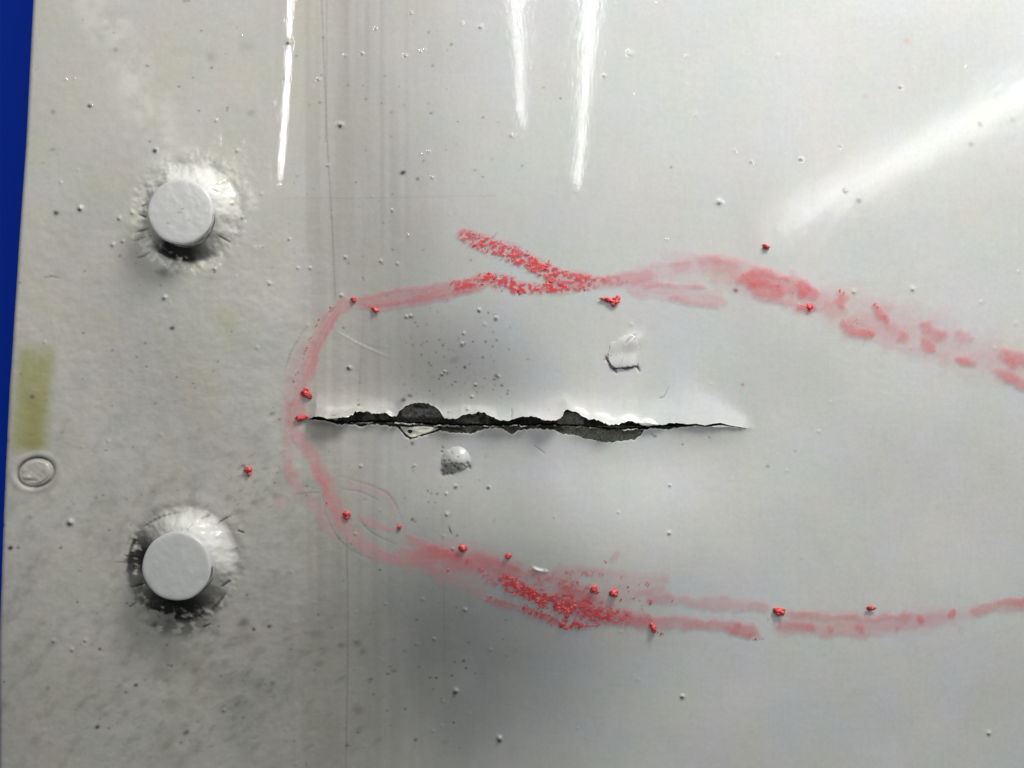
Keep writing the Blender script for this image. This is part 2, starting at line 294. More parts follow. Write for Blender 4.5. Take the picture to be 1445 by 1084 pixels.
for x, y, r, a in ((340,882,9,.6),(376,888,4,.8),(354,892,3,.9),(214,885,5,.8),(300,895,8,.35),(240,946,30,.25),(340,905,16,.3),(138,918,3,.8),(188,970,3,.8),(134,1029,3.5,.9),(257,1040,5,.8),(378,972,5,.5),
          (242,925,26,.2),(310,968,18,.2),(15,773,3,.9),(14,774,3.4,.8),(25,773,3,.6),(2,742,4,.8),(83,774,3,.6),(66,972,4,.4),(186,971,2.5,.6),(240,1000,14,.3),(475,920,5,.5),(498,918,6,.45),(505,932,6,.4),
          (496,1020,9,.4),(498,1050,8,.3),(515,975,4,.5),(540,968,3,.6),(549,964,4,.4),(481,1072,3,.6),(579,1071,3.4,.8),(568,243,4.2,.97),(589,252,2.4,.7),(553,273,1.6,.7),(791,139,1.8,.8),(947,236,2,.7),
          (241,463,4,.9),(79,301,4.5,.8),(77,299,3,.6),(342,658,4,.6),(383,584,5,.45),(393,592,2.6,.6),(44,560,3.4,.6),(28,528,3,.35),(8,622,4,.4),(6,690,3,.5),(1038,410,3.6,.85),(1122,637,3,.3),(1083,658,3,.45),
          (482,462,2.4,.6),(566,565,4,.8),(575,559,4,.6),(560,572,8,.25),(578,572,3.2,.9),(585,571,3,.8),(503,572,2.2,.9),(502,565,2,.5),(578,628,3,.7),(640,508,7,.22),(655,518,2.4,.9),(655,485,2,.8),
          (619,479,1.8,.6),(624,487,1.8,.7),(593,500,1.6,.9),(667,482,1.8,.8),(685,482,2,.7),(681,504,2,.7),(700,530,4,.6),(708,544,2.2,.8),(683,534,1.8,.7),(671,545,1.6,.8),(745,507,2,.5),(622,529,2.2,.9),
          (638,780,2,.5),(612,775,1.6,.3),(532,810,2.2,.85),(660,838,1.6,.3),(562,855,1.6,.4),(618,858,1.6,.5),(709,909,1.8,.5),(584,885,2.2,.6),(652,947,2.2,.9),(655,958,2.2,.9),(634,971,2.2,.8),(602,975,2,.9),(611,975,2,.9),
          (606,993,2,.7),(636,1044,2,.8),(669,966,1.6,.6),(679,965,1.6,.5),(638,998,3.2,.97),(704,1067,3,.97),(961,982,2.8,.97),(601,696,1.6,.9),(612,713,1.6,.8),(689,690,2.2,.9),(642,690,2.2,.9),(579,737,2.6,.8),(583,740,2.2,.6),
          (924,615,2.2,.8),(962,627,2.2,.7),(1000,617,2.2,.5),(480,177,2.6,.9),(406,62,2.6,.8),(488,519,2.6,.97),(112,296,3,.7),(127,150,3.4,.7),(219,213,4,.7),(95,741,5,.75),(218,213,3,.6),(298,80,9,.2),(350,65,14,.12),
          (208,93,3,.5),(163,70,4,.3),(75,158,4,.35),(74,211,4,.35),(60,230,3,.2),(330,1000,8,.2),(445,945,7,.3),(440,900,9,.25),(355,160,6,.2),(262,0,6,.4),(230,384,9,.55),(246,386,7,.4),(303,384,2.4,.6),(430,700,2.5,.4),
          (700,448,2,.8),(676,440,1.8,.9),(580,447,2.2,.7),(490,370,2.4,.4),(1370,204,4,.35),(1212,284,4,.35),(943,684,1.6,.7),(940,750,1.8,.7),(1395,1037,1.8,.6),(641,994,1.8,.5)):
    spot(x, y, r * random.uniform(.8, 1.05), a, K if r < 5 else (.07, .066, .055), r * random.uniform(.55, .9), random.uniform(-.6, .3))
for i in range(420):
    x = random.choice([random.uniform(5, 520), random.gauss(600, 80), random.uniform(100, 470)]); y = random.uniform(0, 1100) ** 1.0
    if random.random() > .3 + .7 * y / 1084 and x < 500: continue
    r = random.uniform(.8, 2.1); spot(x, y, r * 1.2, random.uniform(.25, .75), (.06, .06, .05), r * .8, random.uniform(-.8, .2))
for i in range(90):
    x = random.gauss(300, 120); y = random.gauss(960, 80); r = random.uniform(3, 10)
    spot(x, y, r, random.uniform(.12, .32), (.10, .095, .075), r * random.uniform(.3, .6), random.uniform(-.9, -.3))
for i in range(60):
    x = random.gauss(345, 30); y = random.gauss(690, 28); r = random.uniform(2, 6)
    spot(x, y, r, random.uniform(.12, .35), (.13, .12, .09), r * random.uniform(.3, .6), random.uniform(-.9, -.1))
for i in range(70):
    x = random.uniform(560, 720); y = random.uniform(430, 590); spot(x, y, random.uniform(.7, 1.5), random.uniform(.4, .9), (.05, .05, .045))
spot(1280, 58, 5, .45, (.62, .30, .30)); spot(1221, 136, 4, .35, (.62, .32, .30)); spot(1048, 543, 2.5, .7, (.45, .12, .15)); spot(395, 709, 9, .35, (.62, .34, .33)); spot(1160, 395, 5, .1, (.6, .3, .3))
spot(1060, 395, 26, .14, (.50, .36, .36), 130, 0, 2); spot(1180, 250, 40, .05, (.6, .45, .45), 160, .5, 2); spot(1000, 250, 90, .05, (.6, .5, .45))
# darker tone along the crack and in the ring
for (x, y, rx_, ry_, a) in ((545,583,26,5,.35),(560,575,12,12,.3),(500,606,16,5,.3),(450,598,22,5,.35),(700,616,70,5,.15),(980,618,60,12,.14),(900,640,80,16,.06),(640,618,30,6,.2)):
    spot(x, y, rx_, a, (.12, .11, .09), ry_, 0, 2)
s = win(10, 630, 90, 705); u = (X[s] - 48.5) / 24.5; v = (Y[s] - 667) / 20.5; d = np.sqrt(u * u + v * v + .22 * u * v)
tn = fnoise(X[s] / 9, Y[s] / 9, 111, 2); ang = np.arctan2(-v, u)
tint(s, np.exp(-((d - 1.0) / .085) ** 2) * (.38 + .6 * smooth((np.cos(ang - 1.9) - .25) / .6) + .55 * smooth((np.cos(ang + 1.05) - .75) / .2)), (.03, .03, .028))
for (x, y, r) in ((622,667,3.5),(624,672,4),(627,660,3),(636,656,2.2),(645,647,1.5),(632,652,2),(640,660,2.6),(645,664,3.4),(650,657,2),(629,671,3),(635,671,2.6),(659,655,2.6),(661,660,2.8),(662,663,2),(621,640,2),(622,634,1.8),(625,653,2),(642,656,2)):
    spot(x, y, r * .9, .9, K, r * .75, .5); bump(x, y, r, -.8)
spot(632, 665, 12, .55, (.12, .12, .11), 8); spot(650, 664, 12, .3, (.2, .2, .2), 8)

s = win(430, 560, 1062, 640); n = vnoise(X[s] / 2.4, Y[s] / 2.4, 115); inx = (X[s] > 436) & (X[s] < 1056)   # broken whiter rim along the chipped lips
tint(s, np.exp(-(np.abs(Y[s] - yl_(X[s])) / 1.7) ** 2) * smooth((n - .15) / .3) * inx * .95, (.84, .84, .80))
tint(s, np.exp(-(np.abs(Y[s] - yu_(X[s])) / 1.6) ** 2) * smooth((n - .45) / .3) * inx * .6, (.8, .8, .76))
line([(855, 503), (857, 509), (860, 511), (862, 518), (868, 521), (872, 518), (877, 518), (883, 521), (887, 519), (893, 518.5)], 1.25, 1.0, K, 1.5, 2, False); line([(856, 506), (852, 508)], .9, .8, K, .6); line([(866, 521), (870, 526)], 1.2, .9, K, 1); line([(894, 513), (899, 518), (903, 525)], 1.3, 1.0, K, 1)
line([(882, 485), (888, 478), (898, 472)], 1.0, .7, (.15, .15, .15), .8)
def samp(A, x, y):
    fx = np.clip(np.asarray(x, np.float64) - RX0, 0, RW - 1.001); fy = np.clip(np.asarray(y, np.float64) - RY0, 0, RH - 1.001)
    xi = fx.astype(np.int64); yi = fy.astype(np.int64); fx = fx - xi; fy = fy - yi
    if A.ndim == 3: fx = fx[..., None]; fy = fy[..., None]
    return (A[yi, xi] * (1 - fx) + A[yi, xi + 1] * fx) * (1 - fy) + (A[yi + 1, xi] * (1 - fx) + A[yi + 1, xi + 1] * fx) * fy
def roll(x, y):                              # the edge is rolled over
    u = np.clip(np.asarray(x) - edge_x(np.asarray(y)), 0, 9); return 9 - np.sqrt(np.maximum(81 - (9 - u) ** 2, 0)) + 1.2 * np.exp(-(np.asarray(x) - edge_x(np.asarray(y))) / 12)
def hh(x, y): return samp(H, x, y) - roll(x, y)

# ------------------------------------------------------------------ materials
def inp(b, **k):
    for n, v in k.items():
        n = n.replace('_', ' ')
        if n in b.inputs: b.inputs[n].default_value = v
def mat(name):
    m = bpy.data.materials.new(name); m.use_nodes = True; nt = m.node_tree
    return m, nt, nt.nodes['Principled BSDF']
def noise(nt, scale, detail=3, stretch=None, rough=.5):
    tc = nt.nodes.new('ShaderNodeTexCoord'); mp = nt.nodes.new('ShaderNodeMapping')
    nt.links.new(tc.outputs['Object'], mp.inputs[0])
    if stretch: mp.inputs['Scale'].default_value = stretch
    n = nt.nodes.new('ShaderNodeTexNoise'); n.inputs['Scale'].default_value = scale; n.inputs['Detail'].default_value = detail; n.inputs['Roughness'].default_value = rough
    nt.links.new(mp.outputs[0], n.inputs['Vector']); return n
def math_(nt, op, a, b):
    n = nt.nodes.new('ShaderNodeMath'); n.operation = op
    for i, v in enumerate((a, b)):
        if isinstance(v, (int, float)): n.inputs[i].default_value = v
        else: nt.links.new(v, n.inputs[i])
    return n.outputs[0]
def bumpn(nt, b, h, dist, strength=1.0, coat=True):
    n = nt.nodes.new('ShaderNodeBump'); n.inputs['Strength'].default_value = strength; n.inputs['Distance'].default_value = dist
    nt.links.new(h, n.inputs['Height']); nt.links.new(n.outputs[0], b.inputs['Normal'])
    if coat: nt.links.new(n.outputs[0], b.inputs['Coat Normal'])
def attr(nt, name):
    n = nt.nodes.new('ShaderNodeAttribute'); n.attribute_name = name; return n

M_paint, nt, b = mat('grey_gloss_paint')
a = attr(nt, 'tone'); nt.links.new(a.outputs['Color'], b.inputs['Base Color'])
inp(b, Roughness=.6, Specular_IOR_Level=.15, Coat_Weight=1.0, Coat_Roughness=.10, Coat_IOR=1.5)
bw = nt.nodes.new('ShaderNodeRGBToBW'); nt.links.new(a.outputs['Color'], bw.inputs[0]); cw = nt.nodes.new('ShaderNodeMapRange')   # dark tones are dull: sooty grime and painted shade
cw.inputs[1].default_value = .03; cw.inputs[2].default_value = .25; cw.inputs[3].default_value = .1; nt.links.new(bw.outputs[0], cw.inputs[0]); nt.links.new(cw.outputs[0], b.inputs['Coat Weight'])
g = noise(nt, 420, 3, (1, .10, 1)); g2 = noise(nt, 260, 4)
bumpn(nt, b, math_(nt, 'ADD', g.outputs['Fac'], g2.outputs['Fac']), .00003, .9)
ga = attr(nt, 'gloss'); r1 = nt.nodes.new('ShaderNodeMapRange'); r1.inputs[3].default_value = .27; r1.inputs[4].default_value = .055
nt.links.new(ga.outputs['Fac'], r1.inputs[0]); nt.links.new(r1.outputs[0], b.inputs['Coat Roughness'])

M_metal, nt, b = mat('torn_bare_metal')
a = attr(nt, 'tone'); g = noise(nt, 520, 4, None, .7); mr = nt.nodes.new('ShaderNodeMapRange'); mr.inputs[1].default_value = .35; mr.inputs[2].default_value = .65; mr.inputs[3].default_value = .35; mr.inputs[4].default_value = 1.5
nt.links.new(g.outputs['Fac'], mr.inputs[0]); mxn = nt.nodes.new('ShaderNodeVectorMath'); mxn.operation = 'SCALE'
nt.links.new(a.outputs['Color'], mxn.inputs[0]); nt.links.new(mr.outputs[0], mxn.inputs['Scale']); nt.links.new(mxn.outputs[0], b.inputs['Base Color'])
inp(b, Roughness=.5, Metallic=.25); bumpn(nt, b, g.outputs['Fac'], .0012, 1.0, False)

M_cut, nt, b = mat('cut_paint_edge'); inp(b, Base_Color=(.55, .55, .50, 1), Roughness=.5)
g = noise(nt, 300, 3); bumpn(nt, b, g.outputs['Fac'], .0008, 1, False)
M_dark, nt, b = mat('void_black'); inp(b, Base_Color=(.012, .012, .011, 1), Roughness=.8)  # near-black for the void seen through the crack
g = noise(nt, 90, 4); bumpn(nt, b, g.outputs['Fac'], .002, 1, False)

M_film, nt, b = mat('red_wax_smear')
a = attr(nt, 'cover'); cr = nt.nodes.new('ShaderNodeValToRGB'); cr.color_ramp.elements[0].color = (.82, .41, .44, 1); cr.color_ramp.elements[1].color = (.70, .055, .065, 1)
cr.color_ramp.elements[0].position = .15; cr.color_ramp.elements[1].position = .95
nt.links.new(a.outputs['Fac'], cr.inputs[0]); nt.links.new(cr.outputs[0], b.inputs['Base Color'])
nt.links.new(a.outputs['Fac'], b.inputs['Alpha']); inp(b, Roughness=.38, Coat_Weight=.6, Coat_Roughness=.15)
M_wax, nt, b = mat('red_wax_crumbs')
g = noise(nt, 160, 3); cr = nt.nodes.new('ShaderNodeValToRGB'); cr.color_ramp.elements[0].color = (.45, .02, .03, 1); cr.color_ramp.elements[1].color = (.86, .13, .12, 1)
cr.color_ramp.elements[0].position = .36; cr.color_ramp.elements[1].position = .6
nt.links.new(g.outputs['Fac'], cr.inputs[0]); nt.links.new(cr.outputs[0], b.inputs['Base Color']); inp(b, Roughness=.36)
g2 = noise(nt, 500, 3); bumpn(nt, b, g2.outputs['Fac'], .001, .8, False)
M_blue, nt, b = mat('blue_board'); inp(b, Roughness=.7, Specular_IOR_Level=.12)
g = noise(nt, 3, 3); cr = nt.nodes.new('ShaderNodeValToRGB'); cr.color_ramp.elements[0].color = (.000, .032, .42, 1); cr.color_ramp.elements[1].color = (.000, .036, .46, 1)
nt.links.new(g.outputs['Fac'], cr.inputs[0]); nt.links.new(cr.outputs[0], b.inputs['Base Color'])

# ------------------------------------------------------------------ building
def mesh_obj(name, V, F, m, parent=None, attrs=None, smooth_=True, mats=None, midx=None):
    V = np.asarray(V, np.float32); F = np.asarray(F, np.int32)
    me = bpy.data.meshes.new(name); k = F.shape[1]
    me.vertices.add(len(V)); me.vertices.foreach_set('co', V.ravel())
    me.loops.add(F.size); me.loops.foreach_set('vertex_index', F.ravel())
    me.polygons.add(len(F)); me.polygons.foreach_set('loop_start', np.arange(0, F.size, k, dtype=np.int32)); me.polygons.foreach_set('loop_total', np.full(len(F), k, np.int32))
    for mm in (mats or [m]): me.materials.append(mm)
    if midx is not None: me.polygons.foreach_set('material_index', midx.astype(np.int32))
    me.update(calc_edges=True); me.validate()
    me.polygons.foreach_set('use_smooth', np.full(len(me.polygons), smooth_, bool))
    for n, (typ, arr) in (attrs or {}).items():
        at = me.attributes.new(n, typ, 'POINT')
        if typ == 'FLOAT': at.data.foreach_set('value', np.asarray(arr, np.float32).ravel())
        else:
            c = np.ones((len(V), 4), np.float32); c[:, :3] = arr; at.data.foreach_set('color', c.ravel())
    o = bpy.data.objects.new(name, me); sc.collection.objects.link(o); o.parent = parent; return o
def empty(name, loc, label, cat):
    o = bpy.data.objects.new(name, None); sc.collection.objects.link(o); o.location = loc; o.empty_display_size = .05
    o['label'] = label; o['category'] = cat; return o
def W3(x, y, z): return np.stack([(np.asarray(x) - CX) * S, (CY - np.asarray(y)) * S, np.asarray(z) * S], -1)
def gridF(nr, nc, base=0):
    i = np.arange(nr - 1)[:, None] * nc + np.arange(nc - 1)[None, :] + base
    return np.stack([i, i + nc, i + nc + 1, i + 1], -1).reshape(-1, 4)

panel = empty('sheet_panel', (0, 0, 0), 'scuffed light grey painted sheet panel with a jagged crack, rivets and red crayon rings', 'metal panel')

# paint skin with the crack open in it
us = np.concatenate([np.array([0, .6, 1.4, 2.4, 3.6, 5, 6.6, 8.2]), np.arange(9.6, 1500, 1.4), np.arange(1502, 1790, 6)])
def rows_up():
    return np.concatenate([np.arange(-300, -22, 6), np.arange(-22, 516, 1.4), np.linspace(516, 600, 84)])
def rows_dn(): return np.concatenate([np.linspace(600, 690, 80), np.arange(691.4, 1106, 1.4), np.arange(1106, 1384, 6)])
def place(rows, upper):
    U, R = np.meshgrid(us, rows); Xc = U + edge_x(R) * np.exp(-(U / 260) ** 2)
    l = yu_(Xc) if upper else yl_(Xc)
    if upper: Yc = np.where(R > 516, 516 + (R - 516) * (l - 516) / 84, R)
    else: Yc = np.where(R < 690, 690 - (690 - R) * (690 - l) / 90, R)
    return Xc, Yc
nc = len(us); RU = rows_up(); RD = rows_dn()
xu, yu = place(RU, True); xd, yd = place(RD, False)
Zu = hh(xu, yu); Zd = hh(xd, yd)
nU = len(RU); nD = len(RD)
V = [W3(xu, yu, Zu).reshape(-1, 3), W3(xd, yd, Zd).reshape(-1, 3)]
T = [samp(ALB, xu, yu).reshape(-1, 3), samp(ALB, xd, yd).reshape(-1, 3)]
Fu = gridF(nU, nc); Fd = gridF(nD, nc, nU * nc)
xl = xu[-1]; closed = (xl <= CRX0) | (xl >= CRX1)
seam = np.arange(nc)[closed]; remap = np.arange((nU + nD) * nc); remap[nU * nc + seam] = (nU - 1) * nc + seam
Fd = remap[Fd]
F = [Fu, Fd]; base = (nU + nD) * nc; MI = [np.zeros(len(Fu) + len(Fd))]
op = np.where(~closed)[0]; op = np.arange(op[0] - 1, op[-1] + 2)
for X_, Y_, Z_, sgn in ((xu[-1], yu[-1], Zu[-1], 1), (xd[0], yd[0], Zd[0], -1)):   # the paint's cut thickness along both lips
    x_, y_, z_ = X_[op], Y_[op], Z_[op]; n = len(op)
    jit = vnoise(x_ / 3, x_ * 0, 33)
    prof = ((0, 0), (-.5 * sgn + 0 * sgn, -1.2), (-.3 * sgn, -3.6))
    for (oy, oz) in prof: V.append(W3(x_, y_ + oy * (.4 + jit), z_ + oz)); T.append(np.tile([.5, .5, .45], (n, 1)))
    f = gridF(3, n, base); F.append(f if sgn > 0 else f[:, ::-1]); MI.append(np.ones(len(f))); base += 3 * n
# rolled left edge going down
y_ = np.concatenate([yu[:, 0], yd[1:, 0]]); x_ = np.concatenate([xu[:, 0], xd[1:, 0]]); z_ = np.concatenate([Zu[:, 0], Zd[1:, 0]]); n = len(y_)
for (ox, oz) in ((0, 0), (.1, -4), (1, -14)): V.append(W3(x_ + ox, y_, z_ + oz)); T.append(np.tile([.42, .42, .42], (n, 1)))
f = gridF(3, n, base); F.append(f); MI.append(np.zeros(len(f))); base += 3 * n
VS = np.concatenate(V); sx_ = VS[:, 0] / S + CX; sy_ = CY - VS[:, 1] / S     # cleaner, glossier paint over the top; rubbed and dirty lower down and round the rivets
gl = smooth((430 - sy_) / 110) * (1 - .38 * smooth((sx_ - 950) / 100)); gl *= 1 - np.exp(-(np.hypot(sx_ - 264, sy_ - 304) / 120) ** 4) * (sx_ < 385)
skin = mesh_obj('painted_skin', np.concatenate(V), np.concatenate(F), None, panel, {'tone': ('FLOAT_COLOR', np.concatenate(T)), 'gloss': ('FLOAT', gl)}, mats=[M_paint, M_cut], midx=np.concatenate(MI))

# bare metal under the flaked paint, split along its own line
cx_ = np.arange(424, 1066, 1.0)
SL = [(424, 593), (445, 591), (470, 596), (500, 597), (540, 596), (565, 598), (600, 600), (640, 602), (700, 601.3), (740, 600), (780, 600), (830, 602), (860, 605), (885, 605), (905, 604), (930, 601), (1000, 599), (1066, 606)]
sl = np.interp(cx_, [p[0] for p in SL], [p[1] for p in SL]) + (vnoise(cx_ / 4, cx_ * 0, 41) - .5) * 2.0 + (vnoise(cx_ / 1.7, cx_ * 0, 42) - .5) * 1.0
gap = np.interp(cx_, [424, 450, 560, 700, 850, 900, 1066], [1, 2.0, 2.4, 1.8, 1.8, 1.6, .8]) * (.7 + .6 * vnoise(cx_ / 9, cx_ * 0, 43)) * 1.5
hb = hh(cx_, np.interp(cx_, [p[0] for p in UL], [p[1] for p in UL]) - 3); hl = hh(cx_, np.interp(cx_, [p[0] for p in LL], [p[1] for p in LL]) + 3)
def tone_metal(xx, yy):
    t = np.full(xx.shape + (3,), 0, np.float32); t[...] = (.024, .023, .019)  # near-black base: shade inside the crack put into the tone
    def pm(m, c):
        m = np.clip(m, 0, 1)[..., None]; t[...] = t * (1 - m) + np.array(c) * m
    n = fnoise(xx / 6, yy / 5, 44, 3)
    pm(((xx > 562) & (xx < 622) & (yy < 592)) * smooth((n - .25) / .3) * smooth((593 - yy) / 6), (.20, .20, .19))
    pm(((xx > 786) & (xx < 824) & (yy < 599)) * smooth((n - .15) / .3) * smooth((yy - 580) / 5), (.25, .25, .20))
    pm(smooth((xx - 786) / 25) * (xx < 905) * (yy > 601) * (.55 + .45 * n), (.22, .22, .165))
    pm(((xx > 640) & (xx < 690) & (yy < 599)) * smooth((n - .3) / .3) * .9, (.15, .145, .115))
    pm(((xx > 505) & (xx < 545) & (yy < 599)) * smooth((n - .4) / .3) * .9, (.15, .145, .115))
    pm(((xx > 620) & (xx < 760) & (yy > 602)) * smooth((n - .3) / .3) * .8, (.15, .15, .115))
    return t
for nm, up_, in (('bare_metal', True), ('bare_metal', False)):
    K_ = 26; t = np.linspace(0, 1, K_)[:, None]
    if up_:
        far = np.interp(cx_, [p[0] for p in UL], [p[1] for p in UL]) - 7; near = np.maximum(sl - gap / 2, far + 2)
        z = (hb - 4.2)[None, :] + (-10) * t ** .8
    else:
        far = np.interp(cx_, [p[0] for p in LL], [p[1] for p in LL]) + 7; near = np.minimum(sl + gap / 2, far - 2)
        z = (hl - 4.0)[None, :] + 0.2 * t
    yy = far[None, :] * (1 - t) + near[None, :] * t; xx = np.broadcast_to(cx_[None, :], yy.shape).copy()
    dse = np.abs(yy - near[None, :])
    z = z + (fnoise(xx / 3, yy / 3, 45, 3) - .5) * 3.4
    tn = tone_metal(xx, yy)
    brk = smooth((vnoise(xx / 11, xx * 0 + (1 if up_ else 7), 46) * .6 + vnoise(xx / 2.7, xx * 0 + 3, 48) * .4 - .36) / .22) * smooth((xx - 470) / 60) * smooth((930 - xx) / 40)
    if not up_:
        eb = np.exp(-(dse / 1.3) ** 2) * brk; z = z + eb * (6 + 6 * vnoise(xx / 7, xx * 0, 47)); tn = tn * (1 - eb[..., None]) + (np.array((.72, .72, .64)) * (.25 + .95 * vnoise(xx / 1.6, yy / 1.6, 49))[..., None]) * eb[..., None]
    if not up_:                              # the torn edge also turns down into the gap
        yy = np.concatenate([yy, near[None, :] - .5, near[None, :] - 1.1, near[None, :] - 1.3]); xx = np.concatenate([xx, xx[:1], xx[:1], xx[:1]]); z = np.concatenate([z, z[-1:] - .8 * brk[-1:], z[-1:] - 2.6, z[-1:] - 12]); tn = np.concatenate([tn, tn[-1:], tn[-1:] * .9, tn[-1:] * .1])
    Fm = gridF(yy.shape[0], yy.shape[1]); Fm = Fm if up_ else Fm[:, ::-1]
    o = mesh_obj(nm, W3(xx, yy, z).reshape(-1, 3), Fm, M_metal, panel, {'tone': ('FLOAT_COLOR', tn.reshape(-1, 3))})
    o['label'] = 'bare metal darkened with painted shade showing along the upper lip of the crack' if up_ else 'speckled bare metal showing along the lower lip of the crack'

# black sheet added to stand in for the dark void behind the crack
import bmesh
def box(name, x0, y0, x1, y1, z0, z1, m, parent=None):
    bm = bmesh.new(); bmesh.ops.create_cube(bm, size=1)
    for v in bm.verts: v.co = Vector((wx(x0) if v.co.x < 0 else wx(x1), wy(y1) if v.co.y < 0 else wy(y0), (z0 if v.co.z < 0 else z1) * S))
    bmesh.ops.bevel(bm, geom=bm.edges[:], offset=.0015, segments=2, affect='EDGES')
    me = bpy.data.meshes.new(name); bm.to_mesh(me); bm.free(); me.materials.append(m)
    o = bpy.data.objects.new(name, me); sc.collection.objects.link(o); o.parent = parent; return o
box('void_backing', 100, -290, 1780, 1370, -92, -84, M_dark, panel)

# rivets
def rivet(rx, ry, rr, rh, seed):
    zb = -6; prof = [(0, rh + .9), (.3, rh + .85), (.6, rh + .6), (.85, rh + .2), (.94, rh - .2), (.975, rh - 1.0), (.995, rh - 2.4), (1.0, rh - 5), (1.0, rh * .5), (1.01, rh * .25), (1.03, zb)]
    prof2 = []
    for k in range(len(prof) - 1):
        n = 10 if k < 3 else 2
        for j in range(n): t = j / n; prof2.append((prof[k][0] * (1-t) + prof[k+1][0] * t, prof[k][1] * (1-t) + prof[k+1][1] * t))
    prof2.append(prof[-1]); nr = len(prof2); na = 120; th = np.arange(na) * 2 * math.pi / na
    r = np.array([p[0] for p in prof2])[:, None]; z = np.array([p[1] for p in prof2])[:, None]
    wob = 1 + (vnoise(th * 2 + 9, th * 0 + 2, seed)[None, :] - .5) * .02 * 1.0; wob[:, :] = 1 + .008 * np.sin(3 * th + seed)[None, :] + .006 * np.sin(7 * th + seed)[None, :]
    x = r * rr * np.cos(th)[None, :] * wob; y = r * rr * np.sin(th)[None, :] * wob
    zz = z + (fnoise(x / 9 + 30, y / 9 + 30, seed, 3) - .5) * .7 * np.clip(r * 4, 0, 1)
    c = np.empty(x.shape + (3,), np.float32); c[...] = (.59, .59, .575) if seed == 11 else (.52, .525, .51)
    c *= (1 + (fnoise(x / 12 + 50, y / 12 + 50, seed + 5, 3)[..., None] - .5) * .12 + (vnoise(x / 1.8 + 90, y / 1.8 + 90, seed + 6)[..., None] - .5) * .06)
    wall_dark = smooth((fnoise(x / 7 + 70, z / 5 + 70, seed + 8, 3) - .35) / .3) * (r > .985) * (y > 0)  # blotchy darkening on the lower half of the side wall
    c *= (1 - .75 * wall_dark[..., None])
    if seed == 11:
        for mxx, myy, q, qa in ((-1, -13, 4, .28), (4, -18, 3, .35), (12, -2, 2.6, .3), (-16, 2, 3, .35)):
            mm = np.exp(-(((x - mxx) / q) ** 2 + ((y - myy - 14) / (q * .45)) ** 2)) * qa * (z > rh - 2); c *= (1 - mm[..., None])
    F = []
    V = W3(x, y, zz).reshape(-1, 3) - np.array([wx(0), wy(0), 0], np.float32)
    i = np.arange(nr - 1)[:, None] * na + np.arange(na)[None, :]; j = np.arange(nr - 1)[:, None] * na + (np.arange(na)[None, :] + 1) % na
    F = np.stack([i, j, j + na, i + na], -1).reshape(-1, 4)[:, ::-1]
    F = F[na:]                                 # the centre ring is closed below with one vertex
    V = np.concatenate([V, [[0, 0, (rh + .9) * S]]]); c = np.concatenate([c.reshape(-1, 3), c[0, :1]])
    ctr = len(V) - 1; k = np.arange(na); cap = np.stack([np.full(na, ctr), na + (k + 1) % na, na + k, na + k], -1)
    # fan as thin quads from pairs of rim vertices
    cap = np.stack([np.full(na // 2, ctr), na + (2*np.arange(na//2)), na + (2*np.arange(na//2) + 1), na + (2*np.arange(na//2) + 2) % na], -1)
    F = np.concatenate([F, cap])
    o = mesh_obj('rivet', V, F, M_paint, panel, {'tone': ('FLOAT_COLOR', c)})
    o.location = (wx(rx), wy(ry), float(hh(rx, ry)) * 0); return o
r1 = rivet(*RIV[0][:4], 11); r1['label'] = 'round painted rivet head above, with small nicks on its face'
r2 = rivet(*RIV[1][:4], 12); r2['label'] = 'round painted rivet head below, ringed with sooty black and painted shadow'

# flush rivet inside the pressed ring
def polar_patch(name, cx, cy, outline, zfun, m, tone=None, rings=14, parent=None, thick=None):
    """outline: list of (x, y); rings shrink towards (cx, cy); zfun(x, y, t) with t 1 at the rim"""
    P = np.array(outline, float); n = len(P); V = []; c = []
    for k in range(rings + 1):
        t = 1 - k / rings * .97; x = cx + (P[:, 0] - cx) * t; y = cy + (P[:, 1] - cy) * t
        V.append(W3(x, y, zfun(x, y, t))); c.append(samp(ALB, x, y - (5 * smooth((y - cy) / 18) if name == 'paint_blister' and cy < 600 else 0)) if tone is None else np.tile(tone, (n, 1)))
    if thick:
        x, y = P[:, 0], P[:, 1]; V.insert(0, W3(x, y, zfun(x, y, 1.0) - thick)); c.insert(0, c[0] * .8)
    nr = len(V); V = np.concatenate(V); c = np.concatenate(c)
    i = np.arange(nr - 1)[:, None] * n + np.arange(n)[None, :]; j = np.arange(nr - 1)[:, None] * n + (np.arange(n)[None, :] + 1) % n
    F = np.stack([i, j, j + n, i + n], -1).reshape(-1, 4)
    V = np.concatenate([V, V[-n:].mean(0, keepdims=True)]); c = np.concatenate([c, c[-1:]]); k = np.arange(n // 2)
    F = np.concatenate([F, np.stack([(nr-1)*n + 2*k, (nr-1)*n + 2*k + 1, (nr-1)*n + (2*k + 2) % n, np.full(n // 2, len(V) - 1)], -1)])
    A, B, C_ = V[F[0, 0]], V[F[0, 1]], V[F[0, 2]]
    if np.cross(B - A, C_ - A)[2] < 0: F = F[:, ::-1]
    return mesh_obj(name, V, F, m, parent, {'tone': ('FLOAT_COLOR', c)})
th = np.arange(64) * 2 * math.pi / 64
o = polar_patch('flush_rivet', 48.5, 667, [(48.5 + 20.5 * math.cos(t), 667 + 17 * math.sin(t) - 3 * math.cos(t)) for t in th],
    lambda x, y, t: samp(H, x, y) * .4 + float(hh(48, 667)) * .6 + .5 - 1.8 * np.clip((t - .85) / .15, 0, 1) ** 2 + (fnoise(x / 8, y / 8, 7, 2) - .5) * 1.6 + 1.6 * np.exp(-(((x - 38) / 8) ** 2 + ((y - 674) / 2.5) ** 2)) - 1.4 * np.exp(-(((x - 39) / 8) ** 2 + ((y - 679) / 2) ** 2)), M_paint, None, 12, panel, 2.0)
